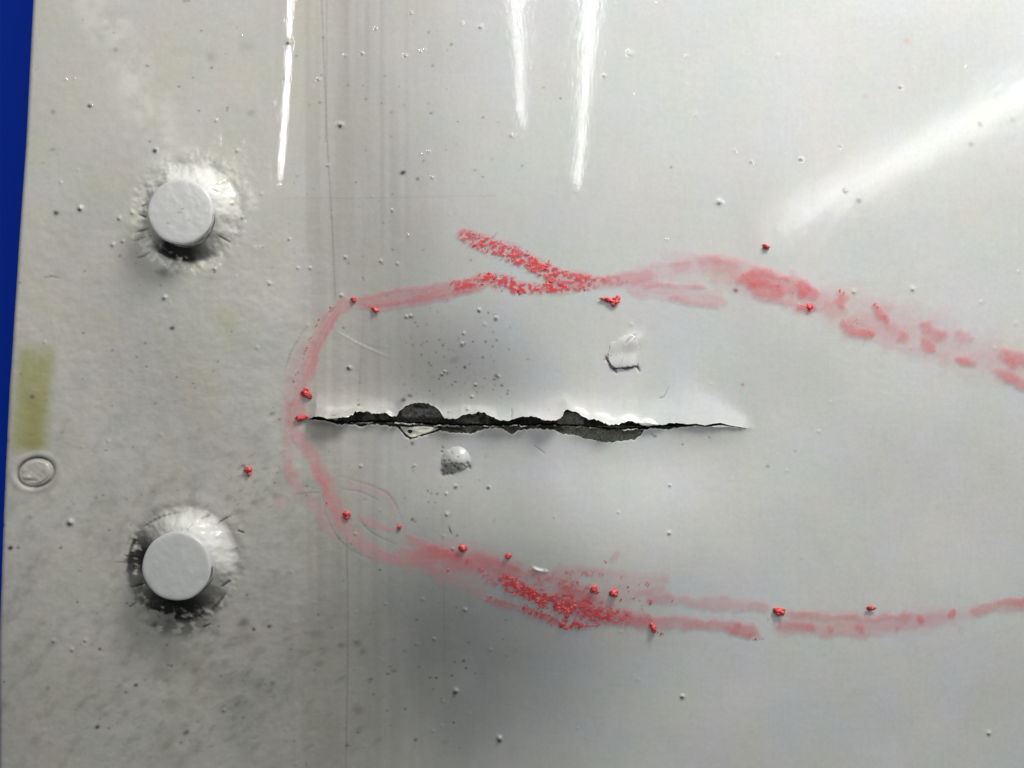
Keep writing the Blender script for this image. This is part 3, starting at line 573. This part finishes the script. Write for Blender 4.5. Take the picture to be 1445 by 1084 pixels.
o['label'] = 'small flush rivet in a pressed oval ring at the panel edge'

# paint blisters: a lifted cap with a torn lower edge, and a pitted dome
def ragged(base, seed, amp, n=96):
    P = spline(list(base) + [base[0]], 12)[:-1]; P = P[:len(P) // 2 * 2]; out = []
    for i, p in enumerate(P):
        q = (vnoise(np.float64(i * .45), np.float64(1.5), seed) - .5) * amp; out.append((p[0] + q, p[1] + q * .8))
    return out
ol = ragged([(858, 503), (860, 490), (870, 480), (882, 474), (895, 474), (901, 486), (903, 500), (901, 512), (896, 516), (886, 518), (876, 519), (868, 519), (862, 515), (859, 509)], 8, 3.2)
def zb1(x, y, t):
    y_ = y - 5 * smooth((y - 498) / 18)
    return samp(H, x, y_) + .3 + 2.0 * np.clip(1 - ((x - 881) ** 2 + (y - 497) ** 2) / 24 ** 2, 0, 1) + 2.8 * smooth((y - 496) / 22) * smooth((903 - x) / 10) + (fnoise(x / 12, y / 12, 9, 1) - .5) * .5
def zb1_old(x, y, t):
    dome = 2.2 * (1 - t ** 2) + .0; low = smooth((y - 498) / 18)
    tip = smooth((902 - x) / 10)
    return hh(x, y) + dome + 2.8 * low * tip * t - 2.6 * (1 - low) * t ** 4 + (fnoise(x / 6, y / 6, 9, 2) - .5) * .8
o = polar_patch('paint_blister', 881, 498, ol, zb1, M_paint, None, 16, panel, 1.2); o['label'] = 'lifted paint blister torn open along its lower side'
ol = ragged([(617, 652), (622, 640), (632, 633), (645, 630), (657, 635), (664, 646), (665, 657), (660, 666), (648, 671), (634, 673), (624, 668), (618, 660)], 9, 1.0)
def zb2(x, y, t):
    return hh(x, y) - 2.2 * t ** 5 + 10.0 * (1 - t ** 2) ** 1.2 - 1.8 * smooth((y - 654) / 8) * (1 - t ** 4) * (.4 + 1.2 * vnoise(x / 3, y / 3, 14))
o = polar_patch('paint_blister', 642, 651, ol, zb2, M_paint, None, 18, panel, .6); o['label'] = 'domed paint blister with black pits along its foot'
# torn crack-side flap near the right of the wide opening and the loose chip with a hole
ol = ragged([(898, 596), (903, 591), (911, 589), (919, 591), (925, 596), (928, 599), (918, 600), (908, 600)], 10, .5)
o = polar_patch('paint_flap', 912, 596, ol, lambda x, y, t: hh(x, y) + .6 + 2.6 * (1 - t), M_paint, None, 8, panel, .8)
o['label'] = 'small curled paint flap beside the narrow end of the crack opening'
# the chip: a plate with a hole
outer = [(559.5, 603), (567, 612.5), (577.5, 619.5), (590, 616), (604, 611.5), (616.5, 606.2), (605, 604.4), (590, 603.5), (575, 604.5)]
hole = (574.5, 611.0, 3.4)
OP = spline(outer + [outer[0]], 6)[:-1]; n = len(OP); tz = float(hh(590, 625)) - .8
rings = []; cz = []
for k in range(7):
    t = k / 6; ring = []
    for i, p in enumerate(OP):
        a_ = math.atan2(p[1] - hole[1], p[0] - hole[0]); q = (hole[0] + hole[2] * math.cos(a_), hole[1] + hole[2] * .9 * math.sin(a_))
        ring.append((p[0] * (1 - t) + q[0] * t, p[1] * (1 - t) + q[1] * t))
    rings.append(ring)
R = np.array(rings); zz = tz + .09 * (R[..., 1] - 610) * -1.0 + (fnoise(R[..., 0] / 5, R[..., 1] / 4, 19, 3) - .5) * 2.2 + 1.2 * np.exp(-((R[..., 1] - (620 - (R[..., 0] - 577) * .34)) / 2.2) ** 2)
VV = [W3(R[0, :, 0], R[0, :, 1], zz[0] - 1.6)] + [W3(R[k, :, 0], R[k, :, 1], zz[k]) for k in range(7)] + [W3(R[6, :, 0], R[6, :, 1], zz[6] - 1.6)]
nr = len(VV); i = np.arange(nr - 1)[:, None] * n + np.arange(n)[None, :]; j = np.arange(nr - 1)[:, None] * n + (np.arange(n)[None, :] + 1) % n
Fc = np.stack([i, j, j + n, i + n], -1).reshape(-1, 4); VVc = np.concatenate(VV)
q = Fc[n * 3]; 
if np.cross(VVc[q[1]] - VVc[q[0]], VVc[q[2]] - VVc[q[0]])[2] < 0: Fc = Fc[:, ::-1]
tn = np.tile([.60, .60, .50], (len(VVc), 1)) * (.75 + .4 * rng.random((len(VVc), 1))); tn[:n] = .12; tn[-n:] = .03
o = mesh_obj('paint_chip', VVc, Fc, M_paint, panel, {'tone': ('FLOAT_COLOR', tn)}); o['label'] = 'pale triangular paint chip with a dark hole caught in the crack'

# ------------------------------------------------------------------ crayon strokes
def stroke(label, paths, level, gate=None, grains=(), streak=.5, warp=7):
    xs = [p[0] for P, *_ in paths for p in P]; ys = [p[1] for P, *_ in paths for p in P]; mh = max(q[1] for q in paths) * 1.6 + 6
    s = win(min(xs) - mh, min(ys) - mh, min(1700, max(xs) + mh), max(ys) + mh); x = X[s]; y = Y[s]
    xw = x + (fnoise(x / 13, y / 11, 270 + level, 3) - .5) * warp; yw = y + (fnoise(x / 14, y / 9, 280 + level, 3) - .5) * warp
    cov = np.zeros(x.shape, np.float32)
    for pi, (P, hw, it, *opt) in enumerate(paths):
        it *= .82 if level == 0 else 1
        it *= .88; P = spline(P, 6); best = np.full(x.shape, 1e9, np.float32); su = np.zeros(x.shape, np.float32); sv = np.zeros(x.shape, np.float32); acc = 0.0
        for i in range(len(P) - 1):
            L = math.dist(P[i], P[i+1])
            d, t, sd = segd(xw, yw, P[i], P[i+1]); m = d < best
            best = np.where(m, d, best); su = np.where(m, acc + t * L, su); sv = np.where(m, np.clip(sd, -80, 80), sv); acc += L
        if len(P) == 1: continue
        rough = (fnoise(su / 14 + pi * 9, sv * 0 + (sv > 0) * 5 + pi, 200 + pi, 2) - .5) * .55
        tw = smooth(np.minimum(su, acc - su) / (1.6 * hw + 5) * .9 + .1); e = best / (hw * (1 + rough) * (.35 + .65 * tw))
        soft = (2.6 if level == 4 else 1.6) * (opt[0] if opt else .42)
        body = smooth((1 + soft * .5 - e) / soft)
        ends = smooth(su / max(8, acc * .07) + .1) * smooth((acc - su) / max(8, acc * .07) + .1)
        st = fnoise(su / 55 + pi * 3, sv / 2.2 + 40, 220 + pi, 3)         # streaks along the stroke
        pt = fnoise(su / 20 + 7 * pi, sv / 12 + 10, 240 + pi, 3)
        c = it * body * ends * (1 - streak + streak * 1.7 * st) * (.62 + .76 * pt)
        cov = 1 - (1 - cov) * (1 - np.clip(c, 0, 1))
    gr_ = vnoise(x / 1.7, y / 1.7, 260) * .6 + vnoise(x / 3.1, y / 3.1, 261) * .4
    cov = cov * (.80 + .40 * gr_)
    for (cx0, cy0, cx1, cy1, wd, amt) in grains:                          # broken, speckled laying-on of the wax
        d, _, _ = segd(x, y, (cx0, cy0), (cx1, cy1)); k = np.exp(-(d / wd) ** 4) * amt
        sp = smooth((fnoise(x / 4.2, y / 3.4, 262, 3) - .46) / .12)
        cov = cov * (1 - k * .2) + np.clip(sp * k * 1.1, 0, 1) * .78
    cov = np.clip(cov, 0, .96); cov[cov < .03] = 0
    keep = cov > .012
    cell = keep[:-1, :-1] | keep[1:, :-1] | keep[:-1, 1:] | keep[1:, 1:]
    # nothing of the wax bridges the crack
    xc = x[:-1, :-1]; yc = y[:-1, :-1]; cell &= ~((xc > 430) & (xc < 1060) & (yc > yu_(xc) - 2) & (yc < yl_(xc) + 2))
    idx = np.arange(x.size).reshape(x.shape); ii = np.argwhere(cell)
    a_ = idx[ii[:, 0], ii[:, 1]]; b_ = idx[ii[:, 0] + 1, ii[:, 1]]; c_ = idx[ii[:, 0] + 1, ii[:, 1] + 1]; d_ = idx[ii[:, 0], ii[:, 1] + 1]
    Fq = np.stack([a_, b_, c_, d_], -1); used, inv = np.unique(Fq, return_inverse=True); Fq = inv.reshape(Fq.shape)
    xf = x.ravel()[used]; yf = y.ravel()[used]
    z = hh(xf, yf) + .45 + .32 * level + cov.ravel()[used] * .5
    o = mesh_obj('crayon_stroke', W3(xf, yf, z), Fq, M_film, panel, {'cover': ('FLOAT', cov.ravel()[used])}); o['label'] = label
    return o

# chunks of wax
ico = None
def ico_mesh(sub):
    bm = bmesh.new(); bmesh.ops.create_icosphere(bm, subdivisions=sub, radius=1); v = np.array([q.co[:] for q in bm.verts]); f = np.array([[w_.index for w_ in q.verts] for q in bm.faces]); bm.free(); return v, f
ICO1 = ico_mesh(1); ICO2 = ico_mesh(2); ICO3 = ico_mesh(3)
def grains_obj(parent, specs):
    """specs: (x0, y0, x1, y1, half width, count, smin, smax)"""
    V = []; F = []; b0 = 0; v0, f0 = ICO1
    for (x0, y0, x1, y1, hw, cnt, smin, smax) in specs:
        L = math.hypot(x1 - x0, y1 - y0); nx, ny = -(y1 - y0) / L, (x1 - x0) / L
        k = 0; tries = 0
        while k < cnt and tries < cnt * 12:
            tries += 1; t = random.random(); o_ = max(-1.15, min(1.15, random.gauss(0, .5)))
            x = x0 + (x1 - x0) * t + nx * o_ * hw; y = y0 + (y1 - y0) * t + ny * o_ * hw
            if fnoise(np.float64(x / 8), np.float64(y / 7), 300, 2) < .40: continue
            r = .72 * (smin + (smax - smin) * random.random() ** 2.6); k += 1
            an = random.gauss(math.atan2(y1 - y0, x1 - x0) - .9, .6); ca, sa = math.cos(an), math.sin(an)
            v = v0 * (1 + (rng.random((len(v0), 1)) - .5) * .8); v = v * np.array([r * random.uniform(.9, 1.7), r * random.uniform(.5, .9), r * random.uniform(.25, .5)])
            vx = v[:, 0] * ca - v[:, 1] * sa; vy = v[:, 0] * sa + v[:, 1] * ca
            V.append(W3(x + vx, y + vy, float(hh(x, y)) + .5 + v[:, 2] + r * .12)); F.append(f0 + b0); b0 += len(v0)
    F = np.concatenate(F)[:, [0, 2, 1]]        # y runs down on the grid, so faces are turned
    o = mesh_obj('wax_grains', np.concatenate(V), F, M_wax, parent, None, False); o['kind'] = 'stuff'; return o
def crumb(x, y, rx_, ry_, rz_, ang, seed, label, lumps=None):
    parts = lumps or [(0, 0, rx_, ry_, rz_)]; V = []; F = []; b0 = 0; v0, f0 = ICO3
    for (ox, oy, a_, b_, c_) in parts:
        nn = fnoise(v0[:, 0] * 2.3 + seed, v0[:, 1] * 2.3 + v0[:, 2] * 2.9 + 20 + ox, seed, 3)[:, None]
        v = v0 * (1 + (nn - .5) * 2.3) * np.array([a_ * .95, b_ * .88, c_ * .6]) + np.array([ox, oy, 0]); V.append(v); F.append(f0 + b0); b0 += len(v0)
    v = np.concatenate(V); ca, sa = math.cos(ang), math.sin(ang); z = v[:, 2]
    vx = v[:, 0] * ca - v[:, 1] * sa; vy = v[:, 0] * sa + v[:, 1] * ca
    Vw = np.stack([vx * S, -vy * S, (z - z.min() * .75) * S], -1)
    o = mesh_obj('wax_crumb', Vw, np.concatenate(F)[:, [0, 2, 1]], M_wax, None)
    o.location = (wx(x), wy(y), float(hh(x, y)) * S); o['label'] = label; o['category'] = 'wax crumb'; o['group'] = 'red wax crumbs stuck on the panel'; return o

L1 = stroke('curved pink crayon stroke looping round the left tip of the crack', [
    ([(500, 420), (472, 440), (452, 470), (436, 510), (424, 550), (413, 590), (415, 610)], 10, .44),
    ([(478, 438), (455, 468), (444, 500), (434, 540)], 6, .25),
    ([(432, 480), (412, 522), (405, 570), (403, 620), (406, 655), (416, 690)], 8, .26, .9),
    ([(412, 600), (428, 632), (445, 655), (462, 692), (474, 725), (495, 760), (530, 787), (570, 798)], 10, .42),
    ([(440, 650), (455, 690), (470, 730), (484, 745)], 7, .25),
    ([(405, 650), (416, 684), (440, 710), (456, 738), (470, 765)], 9, .26, .8),
    ([(478, 684), (520, 694), (545, 708), (558, 735)], 8, .12, .9),
    ([(498, 732), (530, 745), (560, 752)], 5, .34)], 0)
L2 = stroke('pink crayon stroke running along above the crack to the heavy red part', [
    ([(494, 428), (540, 420), (600, 412), (650, 403), (700, 396)], 11, .42),
    ([(510, 434), (570, 427), (630, 414), (680, 405)], 7, .30),
    ([(680, 394), (720, 402), (770, 408), (820, 402), (880, 394), (930, 388)], 8, .36, .7)], 1,
    grains=[(640, 405, 665, 400, 9, .5), (684, 390, 722, 398, 9, .95), (725, 408, 830, 402, 8, .9), (795, 392, 880, 396, 7, .35)])
L3 = stroke('short heavy red crayon stroke slanting down to join the upper line', [
    ([(646, 326), (690, 343), (735, 362), (772, 382), (805, 395), (850, 397)], 11, .40, .8)], 2,
    grains=[(655, 332, 690, 348, 10, .7), (690, 346, 775, 384, 11, 1.0), (775, 386, 840, 398, 8, .7)])
L4 = stroke('faint fanned crayon smear above the narrow end of the crack', [
    ([(860, 398), (910, 385), (960, 376), (1010, 370), (1050, 378)], 11, .24, .9), ([(930, 358), (975, 360), (1020, 370)], 8, .13, 1.0),
    ([(940, 372), (980, 373)], 6, .2, 1.0), ([(995, 362), (1020, 370)], 6, .18, 1.0),
    ([(880, 405), (930, 411), (985, 418), (1030, 430)], 11, .26, .8), ([(900, 400), (950, 402), (1000, 404)], 4, .3), ([(940, 420), (985, 428), (1020, 436)], 5, .2),
    ([(900, 392), (1000, 392), (1060, 395)], 14, .09, 1.2)], 3, streak=.8)
L5 = stroke('broken pink crayon dashes running down to the right edge', [
    ([(1040, 398), (1072, 392), (1100, 397), (1130, 405), (1160, 422)], 12, .56, .5), ([(1050, 400), (1085, 405), (1110, 415)], 9, .40, .5), ([(1062, 410), (1100, 422), (1150, 440)], 8, .40, .5),
    ([(1120, 400), (1145, 415)], 8, .3), ([(1120, 432), (1140, 434), (1155, 438)], 6, .5),
    ([(1180, 408), (1190, 428), (1196, 438)], 8, .52, .6), ([(1182, 455), (1210, 468), (1238, 473)], 7, .45, .6), ([(1232, 428), (1245, 448), (1255, 460)], 7, .55, .6), ([(1240, 430), (1262, 440)], 8, .18, .9),
    ([(1195, 452), (1250, 462), (1275, 472)], 12, .22, .9), ([(1262, 480), (1288, 473)], 7, .42, .7),
    ([(1297, 452), (1312, 468), (1338, 474)], 7, .48, .6), ([(1300, 472), (1308, 486), (1324, 494)], 7, .48, .6), ([(1345, 462), (1362, 478), (1378, 480)], 8, .34, .8), ([(1350, 502), (1366, 509), (1380, 514)], 6, .58, .6),
    ([(1404, 492), (1428, 505), (1460, 515), (1540, 540), (1650, 575)], 8, .55, .6), ([(1395, 519), (1420, 530), (1455, 544), (1540, 570), (1650, 605)], 7, .55, .6), ([(1420, 515), (1440, 522)], 5, .45),
    ([(1150, 420), (1220, 445), (1300, 470), (1380, 500), (1460, 525)], 25, .27, .9), ([(985, 368), (1035, 380), (1085, 396)], 12, .26, .9), ([(1000, 384), (1100, 410), (1200, 446)], 16, .22, .9), ([(1180, 460), (1260, 485), (1350, 510)], 8, .12)], 4, streak=.45, warp=15)
L6 = stroke('broad pink crayon stroke sweeping below the crack', [
    ([(545, 788), (600, 794), (660, 800), (720, 812), (790, 828), (850, 848)], 19, .34, .6), ([(570, 795), (620, 790), (680, 795), (740, 812)], 13, .30),
    ([(567, 756), (590, 770), (620, 782), (650, 788)], 6, .36), ([(600, 775), (680, 785), (740, 800)], 14, .18, .9), ([(600, 812), (640, 826), (690, 846)], 10, .22, .9),
    ([(680, 850), (720, 858), (770, 873), (810, 881), (850, 872), (890, 866)], 7, .34, .6), ([(770, 805), (830, 803), (880, 812), (948, 813)], 10, .20, .9), ([(780, 822), (850, 830), (910, 836), (950, 832)], 10, .18, .9),
    ([(870, 768), (866, 780), (856, 790)], 4, .24, .9), ([(890, 835), (940, 822)], 5, .22), ([(780, 830), (830, 845), (880, 862), (920, 870)], 12, .30, .7)], 1,
    grains=[(690, 820, 720, 830, 8, .5), (712, 824, 800, 850, 11, 1.0), (800, 846, 880, 868, 11, .9), (745, 860, 800, 878, 7, .5), (800, 880, 860, 868, 8, .8), (750, 815, 830, 825, 8, .35), (690, 848, 740, 860, 6, .3), (800, 804, 860, 804, 4, .4)])
L7 = stroke('dense red crayon mark with crumbs at the middle of the lower line', [
    ([(705, 818), (740, 835), (790, 850), (840, 862), (885, 869), (930, 873)], 11, .38, .8)], 2, grains=[(710, 822, 770, 845, 12, 1.0), (770, 845, 850, 866, 12, .8)])
L8 = stroke('twin pale pink crayon lines running on to the right below', [
    ([(880, 868), (930, 874), (985, 878), (1040, 883), (1076, 892)], 9, .46, .6), ([(905, 840), (960, 842), (1010, 848), (1070, 855), (1090, 860)], 8, .30, .7), ([(1010, 884), (1050, 893), (1078, 898)], 5, .34),
    ([(1100, 860), (1160, 869), (1230, 871), (1290, 868)], 4, .30, .8), ([(1090, 884), (1120, 880), (1150, 885)], 7, .34, .8), ([(1150, 892), (1250, 895)], 4, .2, 1), ([(1080, 886), (1200, 886), (1320, 872), (1400, 860)], 9, .2, .9),
    ([(1168, 880), (1173, 893)], 6, .45, .8), ([(1205, 878), (1216, 888), (1220, 892)], 8, .48, .8), ([(1262, 878), (1268, 892)], 6, .34, .9), ([(1298, 862), (1297, 882)], 7, .46, .8), ([(1340, 858), (1345, 874)], 8, .58, .7),
    ([(1100, 872), (1180, 878), (1260, 878), (1340, 868)], 15, .22, .9), ([(1350, 880), (1362, 890)], 6, .12, 1),
    ([(1362, 864), (1400, 857), (1450, 852), (1540, 842), (1650, 832)], 9, .42, .6), ([(1400, 852), (1450, 846), (1540, 836)], 4, .30)], 3, streak=.4, warp=11)

grains_obj(L3, [(656, 330, 700, 350, 8, 70, .8, 2.4), (664, 344, 680, 350, 4, 14, 1.5, 3.2), (700, 348, 735, 362, 9, 110, .9, 3.2), (735, 362, 772, 380, 10, 150, 1.0, 3.6), (766, 378, 782, 396, 6, 40, 1.4, 4.0), (780, 380, 815, 394, 6, 60, .9, 3.0), (805, 392, 835, 398, 7, 32, .8, 2.0)])
grains_obj(L2, [(688, 386, 700, 396, 5, 34, 1.2, 3.6), (694, 388, 722, 396, 6, 50, .8, 2.4), (636, 404, 664, 398, 9, 26, .8, 2.4), (668, 396, 682, 400, 8, 16, .8, 2.4), (694, 402, 730, 408, 6, 30, .8, 1.9), (728, 408, 750, 404, 6, 48, .9, 2.8), (755, 408, 780, 404, 7, 34, .9, 2.6), (776, 404, 795, 402, 7, 44, 1.0, 3.4), (800, 406, 830, 406, 5, 12, .8, 2.2), (846, 398, 862, 394, 5, 14, .7, 1.8), (626, 420, 634, 424, 4, 4, 1, 2.4)])
grains_obj(L7, [(708, 814, 730, 828, 8, 90, 1.0, 3.0), (722, 824, 755, 840, 9, 170, 1.2, 3.8), (752, 836, 770, 850, 10, 90, 1.2, 3.8), (775, 846, 805, 860, 10, 150, 1.2, 4.2), (800, 848, 845, 864, 9, 120, 1.0, 3.2), (845, 864, 890, 866, 5, 60, .8, 2.4), (900, 868, 912, 876, 3, 8, 1.0, 2.0)])
grains_obj(L6, [(738, 860, 765, 866, 5, 46, .8, 2.6), (765, 868, 785, 876, 6, 30, .9, 2.8), (785, 876, 800, 884, 4, 20, 1.2, 3.8), (796, 882, 832, 878, 5, 60, .9, 3.2), (830, 876, 862, 868, 6, 40, .8, 2.4), (684, 846, 705, 852, 5, 22, .7, 1.9), (675, 805, 690, 815, 7, 26, .8, 2.2), (655, 792, 662, 800, 5, 8, 1, 2.6), (745, 805, 800, 822, 10, 60, .6, 1.6), (815, 830, 850, 845, 9, 34, .7, 2.2), (835, 820, 842, 832, 3, 12, 1.4, 3.0), (795, 804, 850, 803, 4, 26, .7, 1.8), (800, 815, 830, 822, 8, 22, .7, 2.0), (865, 820, 915, 846, 14, 16, .8, 2.6), (903, 815, 912, 820, 3, 5, 1, 2.4), (622, 812, 632, 810, 3, 4, 1, 2.8), (852, 790, 858, 784, 3, 5, .8, 1.6), (600, 778, 640, 782, 6, 7, .9, 2.2), (770, 880, 800, 886, 3, 14, .7, 1.6)])
grains_obj(L8, [(912, 860, 918, 872, 2.5, 8, 1.2, 2.6), (926, 888, 934, 890, 2, 3, 1.6, 3.0), (944, 844, 948, 846, 3, 4, .8, 1.8), (1060, 898, 1076, 900, 3, 6, .7, 1.8), (910, 842, 916, 846, 3, 6, 1, 2.2), (1080, 870, 1084, 872, 2, 2, .7, 1.4)])
grains_obj(L1, [(470, 432, 462, 438, 3, 8, .8, 2.0), (452, 444, 444, 460, 1.5, 6, .9, 2.2), (438, 472, 424, 512, 1.2, 14, .8, 2.1), (424, 512, 412, 540, 1, 8, .6, 1.6), (512, 430, 520, 432, 3, 3, .8, 1.8), (398, 644, 404, 600, 2, 2, .8, 1.6), (455, 700, 460, 716, 3, 3, .8, 1.8)])
grains_obj(L5, [(1186, 408, 1194, 424, 3, 6, .9, 2.2), (1206, 452, 1212, 454, 3, 4, 1, 2.2), (1232, 430, 1240, 434, 3, 6, 1, 2.6), (1226, 468, 1232, 472, 3, 4, .8, 1.8), (1096, 402, 1102, 406, 2, 4, .8, 2), (1130, 410, 1142, 414, 5, 6, .6, 1.4), (1244, 446, 1250, 450, 2, 3, .7, 1.6), (1118, 412, 1150, 418, 6, 8, .6, 1.4)])

# crumbs big enough to pick off one by one
crumb(431, 556, 6.2, 4.8, 5, .3, 401, 'bright red wax crumb with a black foot just above the left tip of the crack', [(0, 0, 5.8, 4.6, 4.5), (4, 2, 4, 3.6, 3.6), (-2, -7, 4.4, 1.8, 2)])
crumb(424, 590, 8.5, 4.2, 5, 0, 402, 'flat oval red wax crumb plugging the left tip of the crack', [(-2, 0, 6, 4.0, 4.2), (4, -1, 5, 3.8, 4)])
crumb(350, 663, 5, 4.5, 4, .6, 403, 'lone dark pink wax crumb between the two round rivets and the stroke', [(0, 0, 5, 4.2, 4), (4, 5, 3, 2.6, 2.6), (-4, 1, 3, 2, 2)])
crumb(486, 728, 5, 4.6, 5, .2, 404, 'deep red wax crumb on the pink curve below the left tip of the crack', [(0, 0, 4.6, 4.4, 4.6), (1, 4.5, 3.6, 3, 3)])
crumb(861, 423, 12, 3.6, 4, .1, 405, 'long ragged red wax crumb lying just under the upper crayon line', [(-9, 0, 6.5, 1.9, 2.4), (-1, 1, 6.5, 2.6, 3), (7, 1.5, 4.6, 4.2, 4), (10, -3, 3.0, 3.4, 3), (5, 6, 2.6, 2.6, 2.6)])
crumb(1080, 348.5, 3.9, 3.5, 4, .4, 406, 'small round maroon wax crumb alone above the pink blob of the upper line')
crumb(1097, 860, 7, 5, 6, .1, 407, 'glossy dark red wax crumb between the twin lower lines and their dashes', [(-4, 0, 4.6, 4.2, 5), (3, 1, 5, 4.4, 5), (0, 4, 4, 3, 4)])
crumb(1227.5, 857, 5.2, 3.4, 4, .15, 408, 'small oval dark red wax crumb above the row of lower pink dashes')
crumb(918.5, 881, 4, 7, 5, -.25, 409, 'upright bright red wax crumb at the start of the lower twin lines', [(0, 2, 4.2, 4.8, 4.5), (-1.5, -4, 2.8, 4, 3)])
crumb(863.5, 832.5, 6, 5, 5, 0, 410, 'rounded bright red wax crumb in the gap above the dense lower mark', [(0, 0, 5.2, 4.6, 4.6), (2, -3, 3, 2.6, 3)])
crumb(652, 776, 4.4, 4.6, 4.5, 0, 411, 'dark red wax crumb beside a fine black hair on the lower stroke')
crumb(717, 785, 3.4, 4.2, 4, 0, 412, 'dark red wax crumb on the upper rim of the lower stroke above the dense mark', [(0, 0, 3.4, 4, 3.6), (3, -1, 2.2, 2, 2)])
crumb(836, 827, 3.2, 6.0, 4, .55, 413, 'slanting narrow red wax crumb left of the rounded one above the dense lower mark')
crumb(560.5, 747.5, 3.2, 4.0, 3.4, 0, 414, 'tiny dark red wax crumb where two thin lower strokes meet')
crumb(497, 422, 3.6, 4.4, 3.8, -.4, 415, 'pinkish red wax crumb at the upper bend of the loop')
crumb(527, 436, 4.2, 2.8, 3.2, .2, 416, 'pale red wax crumb under the upper line just past its bend')
crumb(1140.5, 434, 4.8, 3.4, 3, .25, 417, 'red wax crumb pressed into the tail of the large pink blob')

# ------------------------------------------------------------------ the blue board under it
t = box('blue_board', -4000, -3600, 5400, 4700, -150, -130, M_blue); t['kind'] = 'structure'
